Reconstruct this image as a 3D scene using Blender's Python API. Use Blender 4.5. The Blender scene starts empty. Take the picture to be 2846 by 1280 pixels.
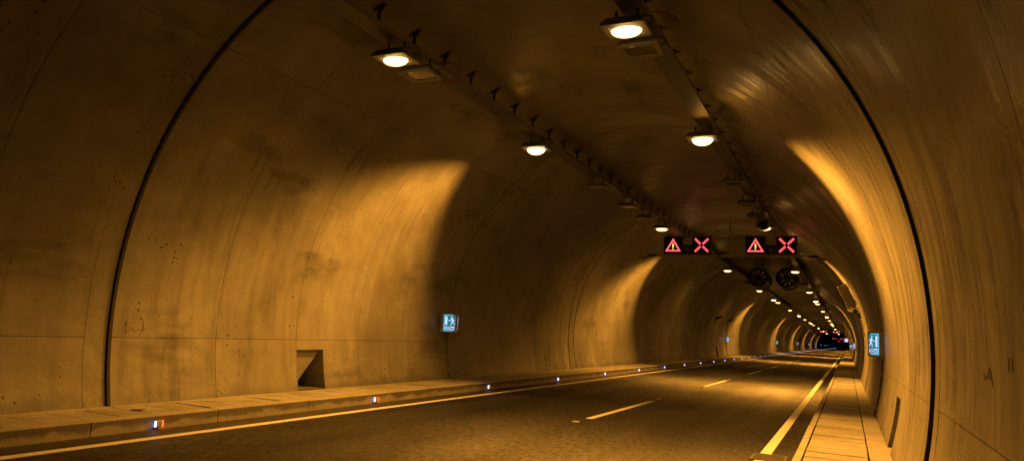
import bpy, bmesh, math, random
from mathutils import Vector, Matrix

random.seed(7)
sc = bpy.context.scene
COL = sc.collection

# ------------------------------------------------------------------ camera
H = 1.5845
cam_d = bpy.data.cameras.new("camera")
cam = bpy.data.objects.new("camera", cam_d)
COL.objects.link(cam)
right = Vector((0.90575381, 0.42010196, 0.05589618))
up = Vector((0.00634405, -0.14531678, 0.98936484))
fwd = Vector((-0.42375676, 0.89576636, 0.13428637))
m = Matrix((right, up, -fwd)).transposed().to_4x4()
m.translation = Vector((0, 0, H))
cam.matrix_world = m
cam_d.sensor_width = 36
cam_d.lens = 25.158
cam_d.clip_start = 0.05
cam_d.clip_end = 2000
sc.camera = cam

# ------------------------------------------------------------------ world: night outside the tunnel
w = bpy.data.worlds.new("World")
sc.world = w
w.use_nodes = True
wn = w.node_tree.nodes
sky = wn.new("ShaderNodeTexSky")
sky.sky_type = 'NISHITA'
sky.sun_disc = False
sky.sun_elevation = math.radians(-4)
w.node_tree.links.new(sky.outputs[0], wn["Background"].inputs[0])
wn["Background"].inputs[1].default_value = 0.02

vs = sc.view_settings
vs.view_transform = 'Standard'
vs.look = 'None'
vs.gamma = 1.0
vs.exposure = 0.0
sc.render.engine = 'CYCLES'
sc.cycles.use_denoising = True
sc.cycles.max_bounces = 8
sc.cycles.diffuse_bounces = 4
sc.cycles.use_adaptive_sampling = True
sc.cycles.adaptive_threshold = 0.02
sc.cycles.glossy_bounces = 3
sc.cycles.sample_clamp_indirect = 4.0
sc.cycles.caustics_reflective = False
sc.cycles.caustics_refractive = False
sc.cycles.use_light_tree = True

SODIUM = (1.0, 0.392, 0.04)      # colour of the high-pressure sodium lamps
P_STRONG = 5000.0                 # counter-beam lamps
P_BASE = 260.0                    # ordinary lamps

# ------------------------------------------------------------------ tunnel dimensions (metres)
CX, CZ, RAD = -4.601, 1.505, 5.279
SLOPE = 0.0051
Y0, RING = 7.18, 10.0
YFAR = 707.18


def rz(x):                         # height of the carriageway at x
    return SLOPE * x


def arc(ang, r=RAD):
    a = math.radians(ang)
    return CX + r * math.cos(a), CZ + r * math.sin(a)


# ================================================================== helpers
class MB:
    """collects geometry, then becomes one mesh object"""

    def __init__(self):
        self.v, self.f, self.mi, self.sm = [], [], [], []

    def add(self, vs_, fs_, smooth=False, mi=0):
        o = len(self.v)
        self.v += [tuple(p) for p in vs_]
        for f in fs_:
            self.f.append([i + o for i in f])
            self.mi.append(mi)
            self.sm.append(smooth)

    def box(self, x0, x1, y0, y1, z0, z1, mi=0, M=None, bev=0.0):
        if bev > 0:
            self.bevbox(x0, x1, y0, y1, z0, z1, bev, mi, M)
            return
        P = [Vector((x, y, z)) for z in (z0, z1) for y in (y0, y1) for x in (x0, x1)]
        if M is not None:
            P = [M @ p for p in P]
        self.add(P, [(0, 2, 3, 1), (4, 5, 7, 6), (0, 1, 5, 4), (2, 6, 7, 3), (0, 4, 6, 2), (1, 3, 7, 5)], mi=mi)

    def bevbox(self, x0, x1, y0, y1, z0, z1, b, mi=0, M=None):
        bm = bmesh.new()
        bmesh.ops.create_cube(bm, size=1)
        for v in bm.verts:
            v.co = Vector(((x0 + x1) / 2 + v.co.x * (x1 - x0), (y0 + y1) / 2 + v.co.y * (y1 - y0), (z0 + z1) / 2 + v.co.z * (z1 - z0)))
        bmesh.ops.bevel(bm, geom=bm.edges[:], offset=b, segments=1, affect='EDGES')
        bm.verts.index_update()
        P = [v.co.copy() for v in bm.verts]
        if M is not None:
            P = [M @ p for p in P]
        self.add(P, [[v.index for v in f.verts] for f in bm.faces], mi=mi)
        bm.free()

    def tube(self, pts, r, n=8, mi=0, cap=True):
        pts = [Vector(p) for p in pts]
        rings = []
        for i, p in enumerate(pts):
            d = (pts[min(i + 1, len(pts) - 1)] - pts[max(i - 1, 0)]).normalized()
            a = d.orthogonal().normalized() if i == 0 else (rings[-1][1] - d * rings[-1][1].dot(d)).normalized()
            rings.append((p, a, d.cross(a)))
        V = []
        for p, a, b in rings:
            for k in range(n):
                t = 2 * math.pi * k / n
                V.append(p + a * (r * math.cos(t)) + b * (r * math.sin(t)))
        F = []
        for i in range(len(pts) - 1):
            for k in range(n):
                F.append((i * n + k, i * n + (k + 1) % n, (i + 1) * n + (k + 1) % n, (i + 1) * n + k))
        self.add(V, F, smooth=True, mi=mi)
        if cap:
            e = len(pts) - 1
            self.add([V[k] for k in range(n)], [tuple(range(n))[::-1]], mi=mi)
            self.add([V[e * n + k] for k in range(n)], [tuple(range(n))], mi=mi)

    def lathe(self, prof, n=32, M=None, mi=0):
        """profile of (radius, height) turned about local z"""
        V = []
        for r, z in prof:
            for k in range(n):
                t = 2 * math.pi * k / n
                V.append(Vector((r * math.cos(t), r * math.sin(t), z)))
        if M is not None:
            V = [M @ p for p in V]
        F = []
        for i in range(len(prof) - 1):
            for k in range(n):
                F.append((i * n + k, i * n + (k + 1) % n, (i + 1) * n + (k + 1) % n, (i + 1) * n + k))
        self.add(V, F, smooth=True, mi=mi)

    def poly(self, pts, mi=0):
        self.add(pts, [tuple(range(len(pts)))], mi=mi)

    def mesh(self, name, mat):
        me = bpy.data.meshes.new(name)
        me.from_pydata(self.v, [], self.f)
        mats = mat if isinstance(mat, (list, tuple)) else [mat]
        for x in mats:
            me.materials.append(x)
        me.polygons.foreach_set("material_index", self.mi)
        me.polygons.foreach_set("use_smooth", self.sm)
        me.update()
        return me

    def obj(self, name, mat, parent=None, loc=None):
        return link(name, self.mesh(name, mat), parent, loc)


def link(name, data, parent=None, loc=None):
    o = bpy.data.objects.new(name, data)
    COL.objects.link(o)
    if parent is not None:
        o.parent = parent
    if loc is not None:
        o.location = loc
    return o


def thing(name, label, cat, loc=(0, 0, 0), group=None, rot=None):
    o = link(name, None, None, loc)
    o.empty_display_size = 0.1
    tag(o, label, cat, group)
    if rot is not None:
        o.rotation_euler = rot
    return o


def tag(o, label, cat, group=None):
    o["label"] = label
    o["category"] = cat
    if group:
        o["group"] = group
    return o


def struct(o):
    o["kind"] = "structure"
    return o


def dup(root, loc, label=None, group=None, rot=None, skip=()):
    """a copy of a thing with copies of its parts and sub-parts"""
    r = root.copy()
    COL.objects.link(r)
    r.location = loc
    if rot is not None:
        r.rotation_euler = rot
    if label:
        r["label"] = label
    if group:
        r["group"] = group
    for ch in list(root.children):
        if ch.name.split('.')[0] in skip:
            continue
        c = ch.copy()
        COL.objects.link(c)
        c.parent = r
        for g in ch.children:
            d = g.copy()
            COL.objects.link(d)
            d.parent = c
    return r


# ================================================================== materials
class NT:
    def __init__(self, name):
        self.mat = bpy.data.materials.new(name)
        self.mat.use_nodes = True
        self.t = self.mat.node_tree
        self.b = self.t.nodes["Principled BSDF"]

    def n(self, typ, **kw):
        nd = self.t.nodes.new(typ)
        for k, v in kw.items():
            setattr(nd, k, v)
        return nd

    def l(self, a, b):
        self.t.links.new(a, b)

    def val(self, sock, v):
        if hasattr(v, "is_linked") or hasattr(v, "links"):
            self.l(v, sock)
        else:
            sock.default_value = v

    def math(self, op, a, b=0.0, c=None):
        nd = self.n("ShaderNodeMath", operation=op)
        self.val(nd.inputs[0], a)
        self.val(nd.inputs[1], b)
        if c is not None:
            self.val(nd.inputs[2], c)
        return nd.outputs[0]

    def ramp(self, v, a, b, lo=0.0, hi=1.0):
        nd = self.n("ShaderNodeMapRange", interpolation_type='SMOOTHSTEP')
        self.val(nd.inputs[0], v)
        nd.inputs[1].default_value = a
        nd.inputs[2].default_value = b
        nd.inputs[3].default_value = lo
        nd.inputs[4].default_value = hi
        return nd.outputs[0]

    def xyz(self, x, y, z):
        nd = self.n("ShaderNodeCombineXYZ")
        for i, v in enumerate((x, y, z)):
            self.val(nd.inputs[i], v)
        return nd.outputs[0]

    def noise(self, vec, scale, detail=3, rough=0.55):
        nd = self.n("ShaderNodeTexNoise")
        self.l(vec, nd.inputs["Vector"])
        nd.inputs["Scale"].default_value = scale
        nd.inputs["Detail"].default_value = detail
        nd.inputs["Roughness"].default_value = rough
        return nd.outputs[0]

    def tint(self, col, k):
        nd = self.n("ShaderNodeVectorMath", operation='SCALE')
        if isinstance(col, tuple):
            nd.inputs[0].default_value = col[:3]
        else:
            self.l(col, nd.inputs[0])
        self.val(nd.inputs["Scale"], k)
        return nd.outputs[0]

    def mix(self, f, a, b):
        nd = self.n("ShaderNodeMix", data_type='RGBA')
        self.val(nd.inputs[0], f)
        for s, v in ((nd.inputs[6], a), (nd.inputs[7], b)):
            if isinstance(v, tuple):
                s.default_value = (*v[:3], 1)
            else:
                self.l(v, s)
        return nd.outputs[2]

    def bump(self, h, strength, dist):
        nd = self.n("ShaderNodeBump")
        nd.inputs["Strength"].default_value = strength
        nd.inputs["Distance"].default_value = dist
        self.l(h, nd.inputs["Height"])
        self.l(nd.outputs[0], self.b.inputs["Normal"])

    def pos(self):
        g = self.n("ShaderNodeNewGeometry")
        s = self.n("ShaderNodeSeparateXYZ")
        self.l(g.outputs["Position"], s.inputs[0])
        return g.outputs["Position"], s.outputs[0], s.outputs[1], s.outputs[2]


def concrete_lining(name, tone=0.36, rough_band=False):
    t = NT(name)
    P, x, y, z = t.pos()
    ang = t.math('ARCTAN2', t.math('SUBTRACT', x, CX), t.math('SUBTRACT', z, CZ))
    s = t.math('MULTIPLY', ang, RAD)
    flat = t.xyz(y, s, t.math('MULTIPLY', x, 0.0))
    oi = t.n("ShaderNodeObjectInfo")
    big = t.noise(flat, 0.45, 5, 0.6)
    mid = t.noise(flat, 2.1, 6, 0.62)
    fine = t.noise(P, 38, 4, 0.7)
    # brushed along the arch by the moving shutter
    streak = t.noise(t.xyz(t.math('MULTIPLY', y, 3.2), t.math('MULTIPLY', s, 0.32), 3.0), 1.6, 5, 0.7)
    # blotchy horizontal damp stains
    blot = t.noise(t.xyz(t.math('MULTIPLY', y, 0.5), t.math('MULTIPLY', s, 1.5), 9.0), 0.8, 5, 0.62)
    blotm = t.ramp(blot, 0.57, 0.68)
    blot2 = t.noise(t.xyz(t.math('MULTIPLY', y, 0.9), t.math('MULTIPLY', s, 0.55), 21.0), 0.7, 6, 0.6)
    pale = t.ramp(blot2, 0.56, 0.68)
    k = t.ramp(big, 0.3, 0.7, 0.8, 1.16)
    k = t.math('MULTIPLY', k, t.ramp(mid, 0.3, 0.7, 0.88, 1.1))
    k = t.math('MULTIPLY', k, t.ramp(streak, 0.3, 0.7, 0.9, 1.06))
    k = t.math('MULTIPLY', k, t.ramp(fine, 0.25, 0.75, 0.9, 1.08))
    k = t.math('MULTIPLY', k, t.math('MULTIPLY_ADD', oi.outputs["Random"], 0.1, 0.95))
    k = t.math('MULTIPLY', k, t.math('MULTIPLY_ADD', blotm, -0.36, 1.0))
    k = t.math('MULTIPLY', k, t.math('MULTIPLY_ADD', pale, 0.1, 1.0))
    # dirt splashed up from the footway
    dn = t.noise(flat, 1.3, 6, 0.65)
    hgt = t.math('SUBTRACT', z, t.math('MULTIPLY', dn, 0.62))
    k = t.math('MULTIPLY', k, t.ramp(hgt, -0.2, 0.06, 0.6, 1.0))
    # blowholes: small dark pits in drifts
    vo = t.n("ShaderNodeTexVoronoi", feature='F1')
    t.l(t.xyz(t.math('MULTIPLY', y, 1.15), s, 0.0), vo.inputs["Vector"])
    vo.inputs["Scale"].default_value = 13
    sc_ = t.n("ShaderNodeSeparateXYZ")
    t.l(vo.outputs["Color"], sc_.inputs[0])
    drift = t.ramp(t.noise(flat, 0.8, 4, 0.6), 0.47, 0.66)
    rr = t.math('MULTIPLY', t.math('MULTIPLY', sc_.outputs[0], drift), 0.4)
    rr = t.math('MULTIPLY', rr, t.math('GREATER_THAN', sc_.outputs[1], 0.35))
    hole = t.ramp(t.math('SUBTRACT', vo.outputs["Distance"], rr), -0.09, 0.0, 1.0, 0.0)
    k = t.math('MULTIPLY', k, t.math('MULTIPLY_ADD', hole, -0.75, 1.0))
    col = t.mix(t.ramp(mid, 0.35, 0.65), (tone, tone * 0.965, tone * 0.9), (tone * 0.94, tone * 0.93, tone * 0.92))
    t.l(t.tint(col, k), t.b.inputs["Base Color"])
    t.l(t.math('MULTIPLY', t.ramp(streak, 0.35, 0.65, 0.62, 1.1), t.ramp(blot2, 0.4, 0.6, 0.6, 0.4)), t.b.inputs["Roughness"])
    t.b.inputs["Specular IOR Level"].default_value = 0.5
    h = t.math('ADD', t.math('MULTIPLY', t.noise(flat, 1.5, 3, 0.5), 1.0), t.math('MULTIPLY', streak, 0.18))
    h = t.math('ADD', h, t.math('MULTIPLY', fine, 0.13))
    h = t.math('SUBTRACT', h, t.math('MULTIPLY', hole, 0.35))
    t.bump(h, 0.55, 0.03 if not rough_band else 0.06)
    return t.mat


def concrete_plain(name, tone=0.34, spec=0.3, rough=0.75, dark_joint=False):
    t = NT(name)
    P, x, y, z = t.pos()
    oi = t.n("ShaderNodeObjectInfo")
    a = t.noise(P, 1.4, 6, 0.65)
    b = t.noise(P, 9, 6, 0.7)
    c = t.noise(P, 70, 3, 0.7)
    brush = t.noise(t.xyz(t.math('MULTIPLY', x, 2.2), t.math('MULTIPLY', y, 26), 0.0), 1.0, 5, 0.7)
    k = t.ramp(a, 0.3, 0.7, 0.78, 1.15)
    k = t.math('MULTIPLY', k, t.ramp(b, 0.3, 0.7, 0.86, 1.1))
    k = t.math('MULTIPLY', k, t.ramp(c, 0.25, 0.75, 0.88, 1.1))
    k = t.math('MULTIPLY', k, t.ramp(brush, 0.25, 0.62, 0.8, 1.04))
    k = t.math('MULTIPLY', k, t.math('MULTIPLY_ADD', oi.outputs["Random"], 0.22, 0.88))
    t.l(t.tint((tone, tone * 0.97, tone * 0.91), k), t.b.inputs["Base Color"])
    t.b.inputs["Roughness"].default_value = rough
    t.b.inputs["Specular IOR Level"].default_value = spec
    t.bump(t.math('ADD', t.math('MULTIPLY', b, 0.6), t.math('MULTIPLY', c, 0.3)), 0.5, 0.012)
    return t.mat


def kerb_mat(name):
    t = NT(name)
    P, x, y, z = t.pos()
    a = t.noise(P, 2.0, 6, 0.65)
    c = t.noise(P, 60, 3, 0.7)
    # pale splashes of mortar along the foot of the kerb, dark tyre grime above
    sp = t.noise(t.xyz(t.math('MULTIPLY', y, 2.6), t.math('MULTIPLY', z, 5.0), 4.0), 1.0, 5, 0.6)
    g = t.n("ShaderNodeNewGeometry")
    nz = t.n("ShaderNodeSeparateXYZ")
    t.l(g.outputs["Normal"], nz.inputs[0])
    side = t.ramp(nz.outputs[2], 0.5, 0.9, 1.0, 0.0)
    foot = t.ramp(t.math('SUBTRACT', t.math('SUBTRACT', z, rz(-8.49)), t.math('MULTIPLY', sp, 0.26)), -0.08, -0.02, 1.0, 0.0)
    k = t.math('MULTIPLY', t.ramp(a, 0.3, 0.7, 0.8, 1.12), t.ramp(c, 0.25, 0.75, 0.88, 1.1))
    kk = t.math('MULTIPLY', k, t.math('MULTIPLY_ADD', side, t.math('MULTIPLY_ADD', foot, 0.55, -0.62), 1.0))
    t.l(t.tint((0.34, 0.325, 0.3), kk), t.b.inputs["Base Color"])
    t.b.inputs["Roughness"].default_value = 0.75
    t.b.inputs["Specular IOR Level"].default_value = 0.3
    t.bump(t.math('ADD', a, t.math('MULTIPLY', c, 0.4)), 0.5, 0.012)
    return t.mat


def asphalt():
    t = NT("asphalt")
    P, x, y, z = t.pos()
    grit = t.noise(P, 95, 3, 0.75)
    a = t.noise(t.xyz(t.math('MULTIPLY', x, 1.0), t.math('MULTIPLY', y, 0.28), 0.0), 0.9, 5, 0.6)
    tracks = t.noise(t.xyz(t.math('MULTIPLY', x, 1.5), t.math('MULTIPLY', y, 0.02), 2.0), 1.0, 3, 0.5)
    vo = t.n("ShaderNodeTexVoronoi", feature='F1')
    t.l(P, vo.inputs["Vector"])
    vo.inputs["Scale"].default_value = 70
    k = t.math('MULTIPLY', t.ramp(a, 0.3, 0.7, 0.8, 1.2), t.ramp(grit, 0.25, 0.75, 0.55, 1.5))
    k = t.math('MULTIPLY', k, t.ramp(t.noise(P, 22, 3, 0.8), 0.32, 0.68, 0.55, 1.5))
    coarse = t.noise(t.xyz(x, t.math('MULTIPLY', y, 0.35), 7.0), 15.0, 5, 0.85)
    k = t.math('MULTIPLY', k, t.ramp(coarse, 0.3, 0.7, 0.68, 1.32))
    spot = t.ramp(t.noise(P, 1.1, 5, 0.75), 0.6, 0.7, 1.0, 0.72)
    k = t.math('MULTIPLY', k, spot)
    k = t.math('MULTIPLY', k, t.ramp(tracks, 0.3, 0.7, 0.68, 1.3))
    # dust that collects in the gutters beside both kerbs
    dn = t.math('MULTIPLY', t.noise(t.xyz(x, t.math('MULTIPLY', y, 0.8), 5.0), 1.6, 6, 0.65), 0.9)
    dl = t.ramp(t.math('ADD', x, dn), -7.95, -7.3, 1.0, 0.0)
    dr = t.ramp(t.math('SUBTRACT', x, dn), -1.4, -1.0, 0.0, 0.45)
    dust = t.math('MAXIMUM', dl, dr)
    col = t.mix(t.math('MULTIPLY', dust, 0.75), t.tint((0.0175, 0.0172, 0.017), k), t.tint((0.07, 0.065, 0.058), t.ramp(grit, 0.2, 0.8, 0.75, 1.2)))
    t.l(col, t.b.inputs["Base Color"])
    t.l(t.math('ADD', t.ramp(tracks, 0.3, 0.7, 0.42, 0.58), t.ramp(coarse, 0.3, 0.7, 0.1, -0.05)), t.b.inputs["Roughness"])
    t.l(t.math('MULTIPLY', t.ramp(coarse, 0.3, 0.7, 0.04, 0.18), t.ramp(a, 0.3, 0.7, 0.65, 1.25)), t.b.inputs["Specular IOR Level"])
    t.bump(t.math('ADD', grit, t.math('ADD', t.math('MULTIPLY', vo.outputs["Distance"], 0.8), t.math('MULTIPLY', coarse, 0.6))), 0.5, 0.012)
    return t.mat


def paint(name, col=(0.8, 0.78, 0.75)):
    t = NT(name)
    P, x, y, z = t.pos()
    a = t.noise(P, 3.0, 6, 0.7)
    b = t.noise(P, 50, 4, 0.75)
    worn = t.ramp(t.math('ADD', t.math('MULTIPLY', a, 0.55), t.math('MULTIPLY', b, 0.55)), 0.56, 0.7)
    c = t.mix(t.math('MULTIPLY', worn, 0.65), t.tint(col, t.ramp(a, 0.3, 0.7, 0.82, 1.05)), (0.16, 0.15, 0.14))
    t.l(c, t.b.inputs["Base Color"])
    t.b.inputs["Roughness"].default_value = 0.55
    t.bump(b, 0.3, 0.004)
    return t.mat


def simple(name, col, rough=0.5, metal=0.0, spec=0.5, var=0.12, scale=6.0):
    t = NT(name)
    tc = t.n("ShaderNodeTexCoord")
    a = t.noise(tc.outputs["Object"], scale, 5, 0.65)
    t.l(t.tint(col, t.ramp(a, 0.25, 0.75, 1 - var, 1 + var)), t.b.inputs["Base Color"])
    t.l(t.ramp(a, 0.3, 0.7, max(0.05, rough - 0.08), min(1, rough + 0.08)), t.b.inputs["Roughness"])
    t.b.inputs["Metallic"].default_value = metal
    t.b.inputs["Specular IOR Level"].default_value = spec
    return t.mat


def emit(name, col, strength, base=(0.02, 0.02, 0.02)):
    t = NT(name)
    t.b.inputs["Base Color"].default_value = (*base, 1)
    t.b.inputs["Roughness"].default_value = 0.35
    t.b.inputs["Emission Color"].default_value = (*col, 1)
    t.b.inputs["Emission Strength"].default_value = strength
    return t.mat


def tray_mat():
    t = NT("perforated_steel")
    P, x, y, z = t.pos()
    vo = t.n("ShaderNodeTexVoronoi", feature='F1')
    vo.inputs["Randomness"].default_value = 0.0
    vo.inputs["Scale"].default_value = 1.0
    t.l(t.xyz(t.math('MULTIPLY', x, 40), t.math('MULTIPLY', y, 22), 0.5), vo.inputs["Vector"])
    hole = t.ramp(vo.outputs["Distance"], 0.62, 0.7, 1.0, 0.0)
    g = t.n("ShaderNodeNewGeometry")
    s = t.n("ShaderNodeSeparateXYZ")
    t.l(g.outputs["Normal"], s.inputs[0])
    hole = t.math('MULTIPLY', hole, t.math('GREATER_THAN', t.math('ABSOLUTE', s.outputs[2]), 0.8))
    a = t.noise(P, 5, 5, 0.65)
    t.l(t.mix(hole, t.tint((0.2, 0.2, 0.2), t.ramp(a, 0.3, 0.7, 0.8, 1.15)), (0.03, 0.04, 0.04)), t.b.inputs["Base Color"])
    t.b.inputs["Metallic"].default_value = 0.35
    t.b.inputs["Roughness"].default_value = 0.5
    return t.mat


M_LIN = concrete_lining("lining_concrete", 0.205)
M_BAND = concrete_lining("joint_band_concrete", 0.195, True)
M_BACK = simple("joint_filler", (0.03, 0.028, 0.026), 0.9)
M_SLAB = concrete_plain("slab_concrete", 0.33)
M_BASE = simple("footway_bed", (0.06, 0.057, 0.052), 0.95, scale=3)
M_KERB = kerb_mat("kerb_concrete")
M_ASPH = asphalt()
M_LINE = paint("road_paint")
M_TRAY = tray_mat()
M_STEEL = simple("galvanised_steel", (0.3, 0.3, 0.3), 0.45, 0.5)
M_DARK = simple("dark_metal", (0.035, 0.034, 0.033), 0.5, 0.3)
M_HOUS = simple("lamp_housing_grey", (0.2, 0.2, 0.195), 0.45, 0.0)
M_GLAS = simple("lamp_glass_unlit", (0.09, 0.085, 0.075), 0.08, 0.0, 0.8)
M_LENS = emit("lamp_glass_lit", (1.0, 0.58, 0.17), 6.0)
M_LENSB = emit("lamp_glass_lit_bright", (1.0, 0.6, 0.19), 8.0)
M_BOXG = simple("sign_box_grey", (0.3, 0.29, 0.28), 0.5)
M_GREEN = emit("sign_green_lit", (0.0, 0.22, 0.26), 0.85)
M_RIM = emit("sign_rim_lit", (0.1, 0.62, 0.95), 1.4)
M_WHITE = emit("sign_white_lit", (0.62, 0.66, 1.0), 1.15)
M_INK = simple("sign_black_print", (0.012, 0.012, 0.03), 0.6)
M_RED = emit("red_led", (1.0, 0.1, 0.115), 3.2)
M_YEL = emit("yellow_led", (1.0, 0.72, 0.1), 1.6)
M_BLK = simple("signal_black", (0.006, 0.006, 0.006), 0.6, var=0.05)
M_FRAME = simple("signal_frame", (0.16, 0.15, 0.14), 0.5)
M_KWHT = emit("kerb_led_white", (0.45, 0.45, 1.0), 4.5)
M_KRED = emit("kerb_led_red", (1.0, 0.05, 0.02), 22.0)
M_KBOX = simple("kerb_light_body", (0.4, 0.39, 0.36), 0.45)
M_RUB = simple("red_cable", (0.18, 0.02, 0.015), 0.5)
M_CABL = simple("black_cable", (0.02, 0.02, 0.02), 0.6)
M_SCRIB = simple("black_marker", (0.055, 0.05, 0.045), 0.8)
M_IRON = simple("cast_iron", (0.06, 0.055, 0.05), 0.6, 0.4)
M_GLINT = simple("reflector", (0.7, 0.68, 0.6), 0.25)

# ================================================================== tunnel lining
GAP = 0.0038
JOINT = 0.03
DEPTH = 0.055
BANDS = [(-20.0, -4.25), (-4.25, 48.5), (48.5, 132.6), (132.6, 184.25), (184.25, 200.0)]


def sheet(mb, ya, yb, a0, a1, rim=True, step=2.1):
    n = max(1, int(math.ceil((a1 - a0) / step)))
    top = []
    for y in (ya, yb):
        for i in range(n + 1):
            x, z = arc(a0 + (a1 - a0) * i / n)
            top.append((x, y, z))
    mb.add(top, [(i, i + 1, n + 2 + i, n + 1 + i) for i in range(n)], smooth=True)
    if not rim:
        return
    for row in (0, 1):
        y = (ya, yb)[row]
        V = []
        for i in range(n + 1):
            a = a0 + (a1 - a0) * i / n
            V.append((*arc(a)[:1], y, arc(a)[1]))
            q = arc(a, RAD + DEPTH)
            V.append((q[0], y, q[1]))
        mb.add(V, [(2 * i, 2 * i + 2, 2 * i + 3, 2 * i + 1) for i in range(n)])
    for a in (a0, a1):
        p, q = arc(a), arc(a, RAD + DEPTH)
        mb.add([(p[0], ya, p[1]), (p[0], yb, p[1]), (q[0], yb, q[1]), (q[0], ya, q[1])], [(0, 1, 2, 3)])


def shell(mb, ya, yb, a0, a1):
    n = max(1, int((a1 - a0) / 4))
    V = []
    for y in (ya, yb):
        for i in range(n + 1):
            x, z = arc(a0 + (a1 - a0) * i / n, RAD + DEPTH - 0.002)
            V.append((x, y, z))
    mb.add(V, [(i, i + 1, n + 2 + i, n + 1 + i) for i in range(n)], smooth=True)


da = math.degrees(GAP / RAD)
NZ = 0.92                                        # head of the niches
NY0, NY1 = 4.02, 4.82                            # niche position within a ring
NA = math.degrees(math.asin((NZ - CZ) / RAD))    # its angle
NB = math.degrees(math.asin((0.155 - CZ) / RAD))
panel_me = {}
for ci in range(5):
    ya = 2.0 * ci + (JOINT if ci == 0 else GAP)
    yb = 2.0 * ci + 2.0 - (JOINT if ci == 4 else GAP)
    for bi, (a0, a1) in enumerate(BANDS):
        mb = MB()
        sheet(mb, ya, yb, a0 + da, a1 - da)
        panel_me[ci, bi] = mb.mesh("lining_panel", M_LIN)
for bi in (0, 4):
    mb = MB()
    lo, hi = NA, BANDS[0][1] - da
    spans = [(NY0 - 0.02 + GAP, NY0, BANDS[0][0], hi), (NY0, NY1, lo, hi), (NY1, 6 - GAP, BANDS[0][0], hi)]
    for ya, yb, a0, a1 in spans:
        if bi == 4:
            a0, a1 = 180 - a1, 180 - a0
        sheet(mb, ya, yb, a0, a1, rim=False)
    sheet_a = (BANDS[0][1] - da) if bi == 0 else 180 - (BANDS[0][1] - da)
    p, q = arc(sheet_a), arc(sheet_a, RAD + DEPTH)
    mb.add([(p[0], NY0 - 0.016, p[1]), (p[0], 6 - GAP, p[1]), (q[0], 6 - GAP, q[1]), (q[0], NY0 - 0.016, q[1])], [(0, 1, 2, 3)])
    panel_me['niche', bi] = mb.mesh("lining_panel", M_LIN)


def niche_mesh(side):
    mb = MB()
    d = 0.62
    n = 6
    xb = CX + side * (RAD + d)
    zf, zt = 0.15 + (SLOPE * -9.7 if side < 0 else 0), NZ
    prof = []
    for i in range(n + 1):
        a = NB + (NA - NB) * i / n
        x, z = arc(a if side > 0 else 180 - a)
        prof.append((x, z))
    # two cheeks, back, head, floor
    for y in (NY0, NY1):
        V = [(x, y, z) for x, z in prof] + [(xb, y, zt), (xb, y, prof[0][1])]
        mb.add(V, [tuple(range(len(V)))])
    if side > 0:
        mb.add([(xb, NY0, prof[0][1]), (xb, NY1, prof[0][1]), (xb, NY1, zt), (xb, NY0, zt)], [(0, 1, 2, 3)])
    else:
        # sloping back: shallow at the upper near side, deep at the lower far side
        xs, zb = CX - RAD - 0.05, prof[0][1]
        ym = NY0 + 0.26
        A, B, C = (xs, NY0, zt), (xs, NY1, zt), (xs - 0.16, ym, zb)
        mb.add([A, B, C], [(0, 1, 2)])
        mb.add([A, C, (xs - 0.16, NY0, zb)], [(0, 1, 2)])
        mb.add([B, (xb, NY1, zb), C], [(0, 1, 2)])
    for (x, z) in (prof[0], prof[-1]):
        mb.add([(x, NY0, z), (x, NY1, z), (xb, NY1, z), (xb, NY0, z)], [(0, 1, 2, 3)])
    return mb.mesh("niche", M_LIN)


niche_me = {1: niche_mesh(1), -1: niche_mesh(-1)}


def shell_mesh(niche):
    mb = MB()
    for ci in range(5):
        for bi, (a0, a1) in enumerate(BANDS):
            if niche and ci == 2 and bi in (0, 4):
                continue
            ya, yb = 2.0 * ci, 2.0 * ci + 2.0
            shell(mb, ya - (0.001 if ci else 0.03), yb + (0.03 if ci == 4 else 0), a0, a1)
    return mb.mesh("tunnel_lining", M_BACK)


shell_me = {False: shell_mesh(False), True: shell_mesh(True)}
far_me = {}
for nn in (False, True):
    mb = MB()
    if not nn:
        sheet(mb, JOINT, RING - JOINT, -20, 200, rim=True, step=4)
    else:
        sheet(mb, JOINT, RING - JOINT, BANDS[0][1], BANDS[4][0], rim=False, step=4)
        for s_ in (0, 4):
            for ya, yb, a0, a1 in ((JOINT, NY0, -20, BANDS[0][1]), (NY0, NY1, NA, BANDS[0][1]), (NY1, RING - JOINT, -20, BANDS[0][1])):
                if s_ == 4:
                    a0, a1 = 180 - a1, 180 - a0
                sheet(mb, ya, yb, a0, a1, rim=False, step=4)
    far_me[nn] = mb.mesh("lining_concrete_arch", M_LIN)

# trowelled bands beside the ring joints
band_me = {}
for key, wdt, prd in (("thin", 0.34, 0.003), ("wide", 0.42, 0.012)):
    mb = MB()
    n = 110
    yb = RING - JOINT - 0.01 if key == "thin" else RING - 0.2
    ya = yb - wdt
    V = []
    for y, r in ((ya, RAD + 0.002), (ya + 0.004, RAD - prd), (yb - 0.004, RAD - prd), (yb, RAD + 0.002)):
        for i in range(n + 1):
            x, z = arc(-15.5 + 211 * i / n, r + (random.uniform(-0.004, 0.004) if key == "wide" else 0))
            V.append((x, y + (random.uniform(-0.012, 0.012) if key == "wide" and y in (ya, ya + 0.004) else 0), z))
    F = []
    for j in range(3):
        for i in range(n):
            F.append((j * (n + 1) + i, j * (n + 1) + i + 1, (j + 1) * (n + 1) + i + 1, (j + 1) * (n + 1) + i))
    for j in range(3):
        mb.add(V[j * (n + 1):(j + 2) * (n + 1)], F[:n], smooth=True)
    band_me[key] = mb.mesh("joint_band", M_BAND)

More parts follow.
